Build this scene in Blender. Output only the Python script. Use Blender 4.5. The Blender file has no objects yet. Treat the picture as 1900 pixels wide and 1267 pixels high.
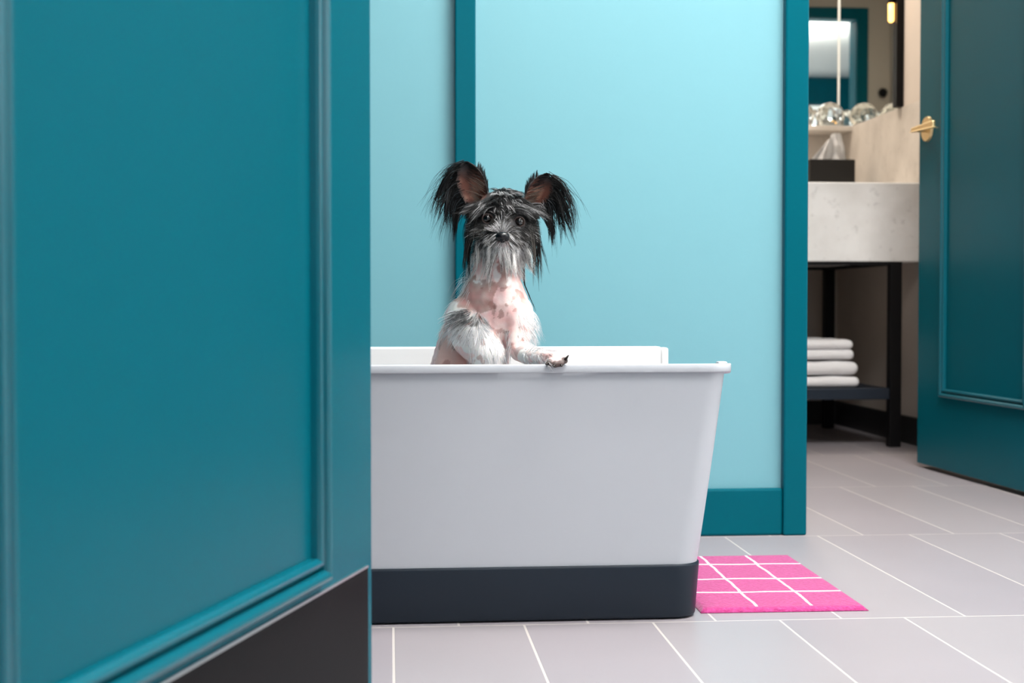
import bpy, bmesh, math, random
from mathutils import Vector, Matrix, noise
from mathutils.bvhtree import BVHTree
from math import sin, cos, pi, radians

random.seed(11)
SC = bpy.context.scene
COL = SC.collection

# ------------------------------------------------------------ camera, world, lights, exposure
FPX = 2640.0                      # focal length in pixels of the 1900-wide frame (50 mm)
CAM_H = 0.475
YAW = radians(4.9)
PITCH = math.atan(70.5 / FPX)
cam_data = bpy.data.cameras.new('camera')
cam_data.sensor_width = 36.0
cam_data.lens = 36.0 * FPX / 1900.0
cam_data.clip_start = 0.01
cam_data.dof.use_dof = True
cam_data.dof.focus_distance = 2.12
cam_data.dof.aperture_fstop = 7.1
cam = bpy.data.objects.new('camera', cam_data)
cam.location = (0, 0, CAM_H)
cam.rotation_euler = (pi / 2 - PITCH, 0, -YAW)
COL.objects.link(cam)
SC.camera = cam

SC.view_settings.view_transform = 'Standard'
SC.view_settings.look = 'None'
SC.view_settings.gamma = 1.0
SC.view_settings.use_curve_mapping = False
SC.view_settings.exposure = 0.0
SC.cycles.use_denoising = True
SC.cycles.max_bounces = 10

world = bpy.data.worlds.new('world')
SC.world = world
world.use_nodes = True
world.node_tree.nodes['Background'].inputs[0].default_value = (0.85, 0.93, 1.0, 1)
world.node_tree.nodes['Background'].inputs[1].default_value = 1.0


def area(name, loc, target, sx, sy, power, col):
    l = bpy.data.lights.new(name, 'AREA')
    l.shape = 'RECTANGLE'
    l.size, l.size_y = sx, sy
    l.energy = power
    l.color = col
    o = bpy.data.objects.new(name, l)
    o.location = loc
    d = Vector(target) - Vector(loc)
    o.rotation_euler = d.to_track_quat('-Z', 'Y').to_euler()
    COL.objects.link(o)
    return o


# daylight arriving through the window in the right wall and the big one behind the camera
area('daylight_side_window', (2.52, 0.4, 1.65), (0.0, 0.4, 1.6), 2.3, 1.6, 20, (1.0, 0.98, 0.96))
area('daylight_rear_window', (0.3, -2.68, 1.55), (0.3, 0.0, 1.45), 2.2, 1.7, 10, (1.0, 0.98, 0.96))
# flush ceiling lamps and an added upward fill
area('ceiling_lamp_room', (1.0, 1.80, 2.66), (1.0, 1.80, 0), 1.0, 0.7, 104, (1.0, 0.97, 0.93))
area('added_ceiling_fill', (0.6, 0.1, 2.25), (0.6, 0.1, 3), 1.2, 1.2, 80, (1.0, 0.98, 0.95))  # added fill aimed upwards to brighten the ceiling, no fitting here
area('ceiling_lamp_bathroom', (1.20, 4.85, 2.26), (1.20, 4.85, 0), 0.25, 0.25, 19, (1.0, 0.90, 0.78))

# ------------------------------------------------------------ projection helper (pixel + depth plane -> point)
FWD = Vector((sin(YAW) * cos(PITCH), cos(YAW) * cos(PITCH), -sin(PITCH)))
RGT = Vector((cos(YAW), -sin(YAW), 0))
UPV = RGT.cross(FWD)
CAMP = Vector((0, 0, CAM_H))


def D(px, py, y):
    r = FWD + RGT * ((px - 950) / FPX) - UPV * ((py - 633.5) / FPX)
    return CAMP + r * (y / r.y)


def PJ(p):
    d = Vector(p) - CAMP
    k = d.dot(FWD)
    return 950 + FPX * d.dot(RGT) / k, 633.5 - FPX * d.dot(UPV) / k


# ------------------------------------------------------------ materials
def new_mat(name):
    m = bpy.data.materials.new(name)
    m.use_nodes = True
    return m, m.node_tree.nodes, m.node_tree.links, m.node_tree.nodes['Principled BSDF']


def mat(name, col, rough=0.5, metal=0.0, var=0.04, scale=9.0, bump=0.0, bscale=200.0, coat=0.0, spec=0.5, sss=0.0):
    m, N, L, b = new_mat(name)
    b.inputs['Roughness'].default_value = rough
    b.inputs['Metallic'].default_value = metal
    b.inputs['Coat Weight'].default_value = coat
    b.inputs['Specular IOR Level'].default_value = spec
    if sss:
        b.inputs['Subsurface Weight'].default_value = sss
        b.inputs['Subsurface Radius'].default_value = (0.01, 0.005, 0.003)
        b.inputs['Subsurface Scale'].default_value = 0.5
    tc = N.new('ShaderNodeTexCoord')
    nz = N.new('ShaderNodeTexNoise')
    nz.inputs['Scale'].default_value = scale
    nz.inputs['Detail'].default_value = 4
    L.new(tc.outputs['Object'], nz.inputs['Vector'])
    mx = N.new('ShaderNodeMix')
    mx.data_type = 'RGBA'
    L.new(nz.outputs['Fac'], mx.inputs['Factor'])
    mx.inputs['A'].default_value = tuple(c * (1 - var) for c in col) + (1,)
    mx.inputs['B'].default_value = tuple(min(1, c * (1 + var)) for c in col) + (1,)
    L.new(mx.outputs['Result'], b.inputs['Base Color'])
    if bump:
        n2 = N.new('ShaderNodeTexNoise')
        n2.inputs['Scale'].default_value = bscale
        n2.inputs['Detail'].default_value = 3
        L.new(tc.outputs['Object'], n2.inputs['Vector'])
        bp = N.new('ShaderNodeBump')
        bp.inputs['Strength'].default_value = bump
        bp.inputs['Distance'].default_value = 0.002
        L.new(n2.outputs['Fac'], bp.inputs['Height'])
        L.new(bp.outputs['Normal'], b.inputs['Normal'])
    return m


def emit(name, col, strength):
    m, N, L, b = new_mat(name)
    b.inputs['Base Color'].default_value = col + (1,)
    b.inputs['Emission Color'].default_value = col + (1,)
    b.inputs['Emission Strength'].default_value = strength
    return m


M = {}
M['teal'] = mat('teal_paint', (0.0003, 0.100, 0.138), 0.26, var=0.03, bump=0.02, bscale=60, spec=0.08)
M['teal_gloss'] = mat('teal_gloss_paint', (0.0003, 0.105, 0.145), 0.2, var=0.02, spec=0.55)
M['wall'] = mat('pale_blue_paint', (0.170, 0.405, 0.465), 0.45, var=0.02, scale=3, bump=0.03, bscale=90)
M['white_wall'] = mat('white_plaster', (0.86, 0.86, 0.85), 0.8, var=0.02)
M['ceil'] = mat('white_ceiling_paint', (0.9, 0.9, 0.89), 0.85, var=0.01)
M['bath_wall'] = mat('beige_plaster', (0.56, 0.49, 0.43), 0.75, var=0.05, scale=4)
M['white'] = mat('white_plastic', (0.54, 0.562, 0.602), 0.38, var=0.01, spec=0.4)
M['lit_white'] = mat('lit_white_plastic', (0.88, 0.88, 0.88), 0.3, var=0.01)  # tub plastic made lighter: strong light on the back rail put into its colour
M['slate'] = mat('slate_plastic', (0.0095, 0.017, 0.028), 0.42, var=0.04, spec=0.3)
M['kick'] = mat('dark_bronze_plate', (0.0055, 0.005, 0.0056), 0.42, var=0.08, bump=0.05, bscale=500, spec=0.06)
M['kick_edge'] = mat('brushed_edge', (0.55, 0.58, 0.58), 0.3, metal=0.9)
M['brass'] = mat('brass', (0.88, 0.67, 0.36), 0.36, metal=1.0, var=0.05)
M['black'] = mat('black_powder_coat', (0.004, 0.004, 0.005), 0.5, spec=0.2)
M['navy'] = mat('dark_navy_shelf', (0.012, 0.020, 0.034), 0.4, var=0.1)
M['dark_skirt'] = mat('dark_skirting', (0.016, 0.016, 0.018), 0.45)
M['towel'] = mat('white_terry', (0.86, 0.85, 0.86), 0.95, var=0.03, scale=60, bump=0.6, bscale=420)
M['tissue'] = mat('white_tissue', (0.88, 0.87, 0.87), 0.95, var=0.01)
M['box'] = mat('charcoal_leatherette', (0.012, 0.011, 0.010), 0.5, var=0.15, bump=0.15, bscale=300, spec=0.2)
M['brown'] = mat('dark_brown_wood', (0.05, 0.022, 0.012), 0.5, var=0.2)
M['curtain'] = mat('white_curtain_cloth', (0.85, 0.85, 0.84), 0.9)
M['bulb'] = emit('amber_glow', (1.0, 0.50, 0.12), 5.0)
M['lamp'] = emit('warm_lamp_glow', (1.0, 0.85, 0.65), 6.0)

m, N, L, b = new_mat('mirror_glass')
b.inputs['Base Color'].default_value = (0.86, 0.88, 0.85, 1)
b.inputs['Metallic'].default_value = 1
b.inputs['Roughness'].default_value = 0.015
M['mirror'] = m
m, N, L, b = new_mat('clear_glass')
b.inputs['Base Color'].default_value = (0.97, 0.99, 0.99, 1)
b.inputs['Transmission Weight'].default_value = 1
b.inputs['Roughness'].default_value = 0.10
b.inputs['IOR'].default_value = 1.5
M['glass'] = m


def concrete(ca_, cb_):
    m, N, L, b = new_mat('cast_concrete')
    tc = N.new('ShaderNodeTexCoord')
    n1 = N.new('ShaderNodeTexNoise'); n1.inputs['Scale'].default_value = 5; n1.inputs['Detail'].default_value = 8
    n2 = N.new('ShaderNodeTexNoise'); n2.inputs['Scale'].default_value = 38; n2.inputs['Detail'].default_value = 5
    L.new(tc.outputs['Object'], n1.inputs['Vector']); L.new(tc.outputs['Object'], n2.inputs['Vector'])
    r = N.new('ShaderNodeValToRGB')
    r.color_ramp.elements[0].position = 0.3; r.color_ramp.elements[0].color = ca_
    r.color_ramp.elements[1].position = 0.62; r.color_ramp.elements[1].color = cb_
    L.new(n1.outputs['Fac'], r.inputs['Fac'])
    r2 = N.new('ShaderNodeValToRGB')
    r2.color_ramp.elements[0].position = 0.28; r2.color_ramp.elements[0].color = (0.75, 0.75, 0.75, 1)
    r2.color_ramp.elements[1].position = 0.4; r2.color_ramp.elements[1].color = (1, 1, 1, 1)
    L.new(n2.outputs['Fac'], r2.inputs['Fac'])
    mx = N.new('ShaderNodeMix'); mx.data_type = 'RGBA'; mx.blend_type = 'MULTIPLY'
    mx.inputs['Factor'].default_value = 0.6
    L.new(r.outputs['Color'], mx.inputs['A']); L.new(r2.outputs['Color'], mx.inputs['B'])
    L.new(mx.outputs['Result'], b.inputs['Base Color'])
    b.inputs['Roughness'].default_value = 0.6
    return m


M['concrete'] = concrete((0.42, 0.375, 0.33, 1), (0.62, 0.565, 0.51, 1))
M['pale_concrete'] = concrete((0.70, 0.69, 0.67, 1), (0.90, 0.90, 0.89, 1))


def floor_tiles():
    m, N, L, b = new_mat('grey_plank_tiles')
    tc = N.new('ShaderNodeTexCoord')
    mp = N.new('ShaderNodeMapping')
    mp.inputs['Location'].default_value = (-0.004 + 1.925, -2.083 + 2 * 0.7525 + 7.525, 0)
    L.new(tc.outputs['Object'], mp.inputs['Vector'])
    br = N.new('ShaderNodeTexBrick')
    br.offset = 0.5; br.offset_frequency = 2; br.squash = 1.0; br.squash_frequency = 2
    br.inputs['Scale'].default_value = 1.0
    br.inputs['Brick Width'].default_value = 0.1925
    br.inputs['Row Height'].default_value = 0.7525
    br.inputs['Mortar Size'].default_value = 0.0021
    br.inputs['Mortar Smooth'].default_value = 0.25
    br.inputs['Bias'].default_value = 0.0
    br.inputs['Color1'].default_value = (0.335, 0.305, 0.333, 1)
    br.inputs['Color2'].default_value = (0.36, 0.332, 0.352, 1)
    br.inputs['Mortar'].default_value = (0.62, 0.575, 0.55, 1)
    L.new(mp.outputs['Vector'], br.inputs['Vector'])
    n1 = N.new('ShaderNodeTexNoise'); n1.inputs['Scale'].default_value = 3; n1.inputs['Detail'].default_value = 5
    L.new(tc.outputs['Object'], n1.inputs['Vector'])
    r = N.new('ShaderNodeValToRGB')
    r.color_ramp.elements[0].color = (0.9, 0.9, 0.9, 1); r.color_ramp.elements[1].color = (1.06, 1.05, 1.05, 1)
    L.new(n1.outputs['Fac'], r.inputs['Fac'])
    mx = N.new('ShaderNodeMix'); mx.data_type = 'RGBA'; mx.blend_type = 'MULTIPLY'; mx.inputs['Factor'].default_value = 1
    L.new(br.outputs['Color'], mx.inputs['A']); L.new(r.outputs['Color'], mx.inputs['B'])
    L.new(mx.outputs['Result'], b.inputs['Base Color'])
    b.inputs['Roughness'].default_value = 0.36
    bp = N.new('ShaderNodeBump'); bp.inputs['Strength'].default_value = 0.5; bp.inputs['Distance'].default_value = 0.001
    bp.invert = True
    L.new(br.outputs['Fac'], bp.inputs['Height']); L.new(bp.outputs['Normal'], b.inputs['Normal'])
    return m


M['floor'] = floor_tiles()


def attr_mat(name, attr, rough, spec=0.5, sss=0.0, bump=0.0, spots=False):
    m, N, L, b = new_mat(name)
    a = N.new('ShaderNodeAttribute'); a.attribute_name = attr
    L.new(a.outputs['Color'], b.inputs['Base Color'])
    b.inputs['Roughness'].default_value = rough
    b.inputs['Specular IOR Level'].default_value = spec
    if sss:
        b.inputs['Subsurface Weight'].default_value = sss
        b.inputs['Subsurface Radius'].default_value = (0.008, 0.004, 0.002)
        b.inputs['Subsurface Scale'].default_value = 0.4
    if bump:
        tc = N.new('ShaderNodeTexCoord')
        n2 = N.new('ShaderNodeTexNoise'); n2.inputs['Scale'].default_value = 140; n2.inputs['Detail'].default_value = 4
        L.new(tc.outputs['Object'], n2.inputs['Vector'])
        bp = N.new('ShaderNodeBump'); bp.inputs['Strength'].default_value = bump; bp.inputs['Distance'].default_value = 0.0015
        L.new(n2.outputs['Fac'], bp.inputs['Height']); L.new(bp.outputs['Normal'], b.inputs['Normal'])
    return m


M['skin'] = attr_mat('dog_skin', 'coat', 0.55, 0.4, sss=0.15, bump=0.35)
M['hair'] = attr_mat('dog_hair', 'hair_colour', 0.45, 0.3)
M['eye'] = mat('dark_eye', (0.004, 0.003, 0.003), 0.05, var=0.0, coat=1.0)
M['iris'] = mat('brown_iris', (0.06, 0.030, 0.020), 0.12, coat=1.0)
M['nose'] = mat('black_nose_leather', (0.004, 0.0045, 0.006), 0.22, bump=0.15, bscale=700)
M['lid'] = mat('pink_eyelid', (0.085, 0.055, 0.048), 0.3)
M['claw'] = mat('dark_claw', (0.018, 0.012, 0.009), 0.35)


# ------------------------------------------------------------ mesh helpers
ORG = {}


def tag(o, label=None, cat=None, group=None, kind=None):
    if label: o['label'] = label
    if cat: o['category'] = cat
    if group: o['group'] = group
    if kind: o['kind'] = kind
    return o


def empty(name, loc):
    o = bpy.data.objects.new(name, None)
    o.empty_display_size = 0.05
    o.location = loc
    COL.objects.link(o)
    ORG[o.name] = Vector(loc)
    return o


def obj(name, bm, material, parent=None, smooth=False, origin=None):
    """link a bmesh written in world coordinates as ONE object"""
    bmesh.ops.recalc_face_normals(bm, faces=bm.faces)
    me = bpy.data.meshes.new(name)
    bm.to_mesh(me)
    bm.free()
    return mobj(name, me, material, parent, smooth, origin)


def mobj(name, me, material, parent=None, smooth=False, origin=None):
    if origin is None:
        vs = [v.co for v in me.vertices]
        lo = [min(v[i] for v in vs) for i in range(3)]
        hi = [max(v[i] for v in vs) for i in range(3)]
        origin = ((lo[0] + hi[0]) / 2, (lo[1] + hi[1]) / 2, lo[2])
    origin = Vector(origin)
    me.transform(Matrix.Translation(-origin))
    if material: me.materials.append(material)
    for p in me.polygons: p.use_smooth = smooth
    o = bpy.data.objects.new(name, me)
    COL.objects.link(o)
    ORG[o.name] = origin
    if parent:
        o.parent = parent
        o.location = origin - ORG[parent.name]
    else:
        o.location = origin
    return o


def box(bm, x0, x1, y0, y1, z0, z1, bev=0.0, seg=2):
    t = bmesh.new()
    bmesh.ops.create_cube(t, size=1)
    for v in t.verts:
        v.co = Vector(((x0 + x1) / 2 + v.co.x * (x1 - x0), (y0 + y1) / 2 + v.co.y * (y1 - y0), (z0 + z1) / 2 + v.co.z * (z1 - z0)))
    if bev:
        bmesh.ops.bevel(t, geom=t.edges[:], offset=bev, segments=seg, profile=0.5, affect='EDGES')
    merge(bm, t)


def merge(bm, t, mtx=None):
    if mtx: bmesh.ops.transform(t, matrix=mtx, verts=t.verts)
    me = bpy.data.meshes.new('tmp')
    t.to_mesh(me); t.free()
    bm.from_mesh(me)
    bpy.data.meshes.remove(me)


def BX(*a, **k):
    bm = bmesh.new()
    box(bm, *a, **k)
    return bm


def cyl(bm, p0, p1, r0, r1=None, n=24):
    p0, p1 = Vector(p0), Vector(p1)
    r1 = r0 if r1 is None else r1
    t = bmesh.new()
    bmesh.ops.create_cone(t, cap_ends=True, segments=n, radius1=r0, radius2=r1, depth=(p1 - p0).length)
    q = (p1 - p0).to_track_quat('Z', 'Y').to_matrix().to_4x4()
    merge(bm, t, Matrix.Translation((p0 + p1) / 2) @ q)


def ball(bm, c, r, sx=1, sy=1, sz=1, u=24, v=16):
    t = bmesh.new()
    bmesh.ops.create_uvsphere(t, u_segments=u, v_segments=v, radius=r)
    merge(bm, t, Matrix.Translation(Vector(c)) @ Matrix.Diagonal((sx, sy, sz, 1)))


def loft(bm, loops, close_first=False, close_last=False):
    rows = [[bm.verts.new(p) for p in lp] for lp in loops]
    n = len(rows[0])
    for a, b_ in zip(rows, rows[1:]):
        for i in range(n):
            bm.faces.new((a[i], a[(i + 1) % n], b_[(i + 1) % n], b_[i]))
    if close_first: bm.faces.new(rows[0])
    if close_last: bm.faces.new(rows[-1])


def rr(x0, x1, y0, y1, r, n=8, z=0.0):
    pts = []
    for cx, cy, a0 in ((x1 - r, y1 - r, 0), (x0 + r, y1 - r, pi / 2), (x0 + r, y0 + r, pi), (x1 - r, y0 + r, 1.5 * pi)):
        for i in range(n + 1):
            a = a0 + pi / 2 * i / n
            pts.append(Vector((cx + r * cos(a), cy + r * sin(a), z)))
    return pts


def smooth01(t):
    t = max(0.0, min(1.0, t))
    return t * t * (3 - 2 * t)


def structure(name, bm, m, label, cat, smooth=False, origin=None):
    return tag(obj(name, bm, m, smooth=smooth, origin=origin), label, cat, kind='structure')


# ------------------------------------------------------------ the room
WY = 2.864                      # face of the pale blue wall
structure('floor', BX(-1.6, 2.9, -2.8, 5.6, -0.06, 0.0), M['floor'], 'pale grey plank tiles with light grout running into the bathroom', 'floor', origin=(0, 0, 0))
WI = WY + 0.09                  # bathroom side of the same wall
bm = bmesh.new()
box(bm, -1.6, 0.845, WY, WI, 0, 2.7)
box(bm, 1.615, 2.7, WY, WI, 0, 2.7)
box(bm, 0.845, 1.615, WY, WI, 2.105, 2.7)
structure('wall_back', bm, M['wall'], 'pale sky blue painted wall behind the white tub', 'wall')
bm = bmesh.new(); box(bm, -1.7, -1.6, -2.8, WI, 0, 2.7)
structure('wall_left', bm, M['teal'], 'teal wall out of frame on the left', 'wall')
bm = bmesh.new()                # right wall with its window opening
box(bm, 2.6, 2.7, -2.8, -0.8, 0, 2.7); box(bm, 2.6, 2.7, 1.6, WI, 0, 2.7)
box(bm, 2.6, 2.7, -0.8, 1.6, 0, 0.82); box(bm, 2.6, 2.7, -0.8, 1.6, 2.48, 2.7)
structure('wall_right', bm, M['white_wall'], 'white wall with a window out of frame on the right', 'wall')
bm = bmesh.new()                # wall behind the camera with its window opening
box(bm, -1.7, -0.85, -2.9, -2.8, 0, 2.7); box(bm, 1.45, 2.7, -2.9, -2.8, 0, 2.7)
box(bm, -0.85, 1.45, -2.9, -2.8, 0, 0.68); box(bm, -0.85, 1.45, -2.9, -2.8, 2.42, 2.7)
structure('wall_rear', bm, M['teal'], 'teal wall with a window behind the camera', 'wall')
structure('ceiling', BX(-1.7, 2.7, -2.9, WI, 2.7, 2.78), M['ceil'], 'bright white bedroom ceiling seen only in the mirror', 'ceiling')
for i, (x0, x1, y0, y1, z0, z1, ax) in enumerate(((2.6, 2.66, -0.8, 1.6, 0.82, 2.48, 1), (-0.85, 1.45, -2.86, -2.8, 0.68, 2.42, 0))):
    bm = bmesh.new(); t = 0.05
    box(bm, x0, x1, y0, y1, z0, z0 + t); box(bm, x0, x1, y0, y1, z1 - t, z1)
    if ax:
        for k in range(4):
            y = y0 + (y1 - y0 - t) * k / 3
            box(bm, x0, x1, y, y + t, z0 + t, z1 - t)
    else:
        for k in range(4):
            x = x0 + (x1 - x0 - t) * k / 3
            box(bm, x, x + t, y0, y1, z0 + t, z1 - t)
    structure('window_%d' % (i + 1), bm, M['white_wall'], ('white window frame in the right wall, out of frame', 'white window frame behind the camera')[i], 'window')

# batten on the blue wall, door casing, skirting
structure('trim_1', BX(0.130, 0.171, WY - 0.026, WY + 0.0005, 0, 2.7, bev=0.003), M['teal'], 'tall narrow teal batten on the blue wall behind the dog', 'wall trim')
bm = bmesh.new()
box(bm, 0.801, 0.850, WY - 0.022, WY + 0.001, 0, 2.155, bev=0.004)          # left casing upright
box(bm, 1.600, 1.655, WY - 0.022, WY + 0.001, 0, 2.155, bev=0.004)
box(bm, 0.850, 1.600, WY - 0.022, WY + 0.001, 2.105, 2.155, bev=0.004)
box(bm, 0.842, 0.8505, WY, WI + 0.012, 0, 2.1, bev=0.002)                     # jamb lining
box(bm, 0.78, 0.8505, WI - 0.001, WI + 0.022, 0, 2.165, bev=0.004)
box(bm, 0.8505, 1.6, WI - 0.001, WI + 0.022, 2.1, 2.165, bev=0.004)
structure('trim_2', bm, M['teal'], 'teal door casing around the bathroom opening beside the blue wall', 'door frame')
bm = bmesh.new(); box(bm, 0.171, 0.8015, WY - 0.016, WY + 0.001, 0, 0.0965, bev=0.005)
box(bm, -1.6, 0.130, WY - 0.016, WY + 0.001, 0, 0.0965, bev=0.003)
structure('baseboard_back', bm, M['teal'], 'teal skirting board along the foot of the blue wall', 'baseboard')

# bathroom shell
BXR, BYB = 1.76, 5.482          # right and back wall faces
structure('wall_bathroom_back', BX(0.6, BXR + 0.1, BYB, BYB + 0.1, 0, 2.3), M['bath_wall'], 'beige plaster wall behind the vanity', 'wall')
structure('wall_bathroom_right', BX(BXR, BXR + 0.1, WI, BYB, 0, 2.3), M['bath_wall'], 'beige plaster wall at the right end of the vanity', 'wall')
structure('wall_bathroom_left', BX(0.55, 0.65, WI, BYB + 0.1, 0, 2.3), M['bath_wall'], 'beige bathroom wall seen only in the mirror', 'wall')
structure('ceiling_bathroom', BX(0.55, BXR + 0.1, WI, BYB + 0.1, 2.3, 2.36), M['ceil'], 'white bathroom ceiling seen at the top of the mirror', 'ceiling')
structure('wall_bathroom_pier', BX(1.615, BXR, WI, 3.16, 0, 2.3), M['bath_wall'], 'beige wall pier holding the bathroom door hinges', 'wall')
bm = bmesh.new(); box(bm, 0.65, 0.78, WI, WI + 0.008, 0, 2.3); box(bm, 0.78, 1.615, WI, WI + 0.008, 2.165, 2.3)
structure('wall_bathroom_front', bm, M['bath_wall'], 'beige bathroom side of the blue wall, seen in the mirror', 'wall')
structure('baseboard_bathroom_right', BX(BXR - 0.014, BXR, 3.16, BYB - 0.014, 0, 0.092, bev=0.002), M['dark_skirt'], 'dark skirting on the side wall by the vanity leg', 'baseboard')
structure('baseboard_bathroom_back', BX(0.65, BXR, BYB - 0.014, BYB, 0, 0.092, bev=0.002), M['dark_skirt'], 'dark skirting on the wall under the vanity', 'baseboard')


# ------------------------------------------------------------ doors
def moulding(bm, u0, u1, v0, v1, put):
    """double ridged picture-frame moulding swept round a rectangle (outer edge u0..v1)"""
    prof = [(0.0, 0.0), (0.0002, 0.0055), (0.0012, 0.0092), (0.0032, 0.0118), (0.0062, 0.0128), (0.0092, 0.0122), (0.0115, 0.0102), (0.0128, 0.0070), (0.0131, 0.0022), (0.0158, 0.0020),
            (0.0160, 0.0058), (0.0170, 0.0080), (0.0190, 0.0094), (0.0212, 0.0094), (0.0234, 0.0080), (0.0250, 0.0052), (0.0256, 0.0)]
    loops = []
    for w, hgt in prof:
        loops.append([put(u0 + w, v0 + w, hgt), put(u1 - w, v0 + w, hgt), put(u1 - w, v1 - w, hgt), put(u0 + w, v1 - w, hgt)])
    rows = [[bm.verts.new(p) for p in lp] for lp in loops]
    for a, c in zip(rows, rows[1:]):
        for i in range(4):
            bm.faces.new((a[i], a[(i + 1) % 4], c[(i + 1) % 4], c[i]))


def slab(bm, put, u0, u1, v0, v1, h0, h1, bev=0.002):
    t = bmesh.new()
    bmesh.ops.create_cube(t, size=1)
    for v in t.verts:
        v.co = put((u0 + u1) / 2 + v.co.x * (u1 - u0), (v0 + v1) / 2 + v.co.y * (v1 - v0), (h0 + h1) / 2 + v.co.z * (h1 - h0))
    if bev:
        bmesh.ops.bevel(t, geom=t.edges[:], offset=bev, segments=2, profile=0.5, affect='EDGES')
    merge(bm, t)


# near door: free edge at PF, leaf runs back towards the camera
PF = Vector((-0.020, 1.440, 0))
a_ = radians(12.5) + YAW
dL = Vector((-sin(a_), -cos(a_), 0))
nL = Vector((cos(a_), -sin(a_), 0))
putL = lambda u, v, h: PF + dL * u + Vector((0, 0, v)) + nL * h
bm = bmesh.new(); slab(bm, putL, -0.0045, 0.82, 0.008, 2.08, -0.040, 0.0, 0.0025)
door1 = structure('door_1', bm, M['teal'], 'open teal panelled door filling the left foreground', 'door', origin=PF + dL * 0.82)
bm = bmesh.new(); moulding(bm, 0.143, 0.677, 0.2215, 1.95, putL)
obj('panel_moulding', bm, M['teal_gloss'], door1, smooth=False)
bm = bmesh.new(); slab(bm, putL, 0.0135, 0.81, 0.012, 0.2118, 0.0, 0.0016, 0.0)
kp = obj('kick_plate', bm, M['kick'], door1); kp['label'] = 'dark kick plate along the foot of the near door'
bm = bmesh.new(); slab(bm, putL, 0.0135, 0.81, 0.2106, 0.2128, 0.0, 0.0022, 0.0)
obj('kick_plate_edge', bm, M['kick_edge'], kp)

# bathroom door, opened inwards: free edge far, hinge near
PR = Vector((1.528, 4.018, 0))
dR = Vector((0.022, -0.656, 0)).normalized()
nR = Vector((-abs(dR.y), -abs(dR.x), 0))
putR = lambda u, v, h: PR + dR * u + Vector((0, 0, v)) + nR * h
bm = bmesh.new(); slab(bm, putR, 0, 0.84, 0.012, 2.09, -0.040, 0.0, 0.0025)
door2 = structure('door_2', bm, M['teal'], 'dark teal bathroom door standing open at the right edge', 'door', origin=PR + dR * 0.84)
bm = bmesh.new(); moulding(bm, 0.170, 0.68, 0.2135, 1.95, putR)
obj('panel_moulding', bm, M['teal_gloss'], door2)
hc = putR(0.062, 0.972, 0)
bm = bmesh.new(); cyl(bm, hc, hc + nR * 0.007, 0.036, 0.034, 40)
han = obj('rosette', bm, M['brass'], door2, smooth=False)
bm = bmesh.new(); cyl(bm, hc + nR * 0.006, hc + nR * 0.034, 0.0100, 0.0095, 20)
obj('lever_neck', bm, M['brass'], han)
bm = bmesh.new()
t = bmesh.new(); bmesh.ops.create_cube(t, size=1)
for v in t.verts:
    q = hc + dR * (0.045 + v.co.x * 0.150) + Vector((0, 0, v.co.y * (0.017 + 0.008 * v.co.x))) + nR * (0.034 + v.co.z * 0.012)
    v.co = q
bmesh.ops.bevel(t, geom=t.edges[:], offset=0.004, segments=3, profile=0.5, affect='EDGES')
merge(bm, t)
obj('lever', bm, M['brass'], han)

# stub wall carrying the near door (left of the frame)
HG = PF + dL * 0.83
structure('wall_entry', BX(-1.6, HG.x - 0.03, HG.y - 0.12, HG.y + 0.02, 0, 2.7), M['teal'], 'short teal wall left of the near door, out of frame', 'wall')

# ------------------------------------------------------------ pet tub
X0B, X1B, Y0B, Y1B = -0.10, 0.466, 2.097, 2.49
X0T, X1T, Y0T, Y1T = -0.145, 0.4985, 2.060, 2.515


def rim_z(p):
    s = smooth01((p.y - 2.075) / 0.07)
    return 0.3865 - 0.030 * s


tub = empty('pet_tub', (0.19, 2.30, 0))
tag(tub, 'tall white plastic tub with a slate grey base holding the dog', 'tub')
outer, inner = [], []
for k in range(13):
    f = k / 12
    z = 0.03 + (0.375 - 0.03) * f
    g = (z - 0.083) / (0.38 - 0.083)
    lp = rr(X0B + (X0T - X0B) * g, X1B + (X1T - X1B) * g, Y0B + (Y0T - Y0B) * g, Y1B + (Y1T - Y1B) * g, 0.030 + 0.012 * (1 - f), 10)
    for p in lp: p.z = 0.03 + (rim_z(p) - 0.006 - 0.03) * f
    outer.append(lp)
    li = rr(X0B + (X0T - X0B) * g + .004, X1B + (X1T - X1B) * g - .004, Y0B + (Y0T - Y0B) * g + .004, Y1B + (Y1T - Y1B) * g - .004, 0.027 + 0.012 * (1 - f), 10)
    for p in li: p.z = 0.036 + (rim_z(p) - 0.002 - 0.036) * f
    inner.append(li)
bm = bmesh.new(); loft(bm, outer + inner[::-1], True, True)
obj('shell', bm, M['white'], tub, smooth=True)
# rolled rim: a lip round the top
prof = [(-0.004, -0.012), (0.004, -0.0125), (0.0080, -0.0118), (0.0085, -0.0105), (0.0085, -0.0016), (0.0079, -0.0004), (0.0068, 0.0), (-0.003, 0.0), (-0.0048, -0.002), (-0.005, -0.010)]
loops = []
for o_, dz in prof:
    lp = rr(X0T - o_, X1T + o_, Y0T - o_, Y1T + o_, 0.030 + o_, 10)
    for p in lp: p.z = rim_z(p) + dz
    loops.append(lp)
bm = bmesh.new(); loft(bm, loops + [loops[0]])
bmesh.ops.remove_doubles(bm, verts=bm.verts, dist=1e-6)
obj('rim', bm, M['white'], tub, smooth=True)
bm = bmesh.new()
lo = []
for z, o_ in ((0.002, -0.005), (0.004, -0.0025), (0.007, -0.0015), (0.079, 0.004), (0.0825, 0.0038), (0.0838, 0.002), (0.0838, -0.012)):
    lo.append(rr(X0B - o_, X1B + o_, Y0B - o_, Y1B + o_, 0.042 + o_, 10, z))
loft(bm, lo, True, True)
sb = obj('base_band', bm, M['slate'], tub, smooth=False); sb['label'] = 'slate grey base band'
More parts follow.
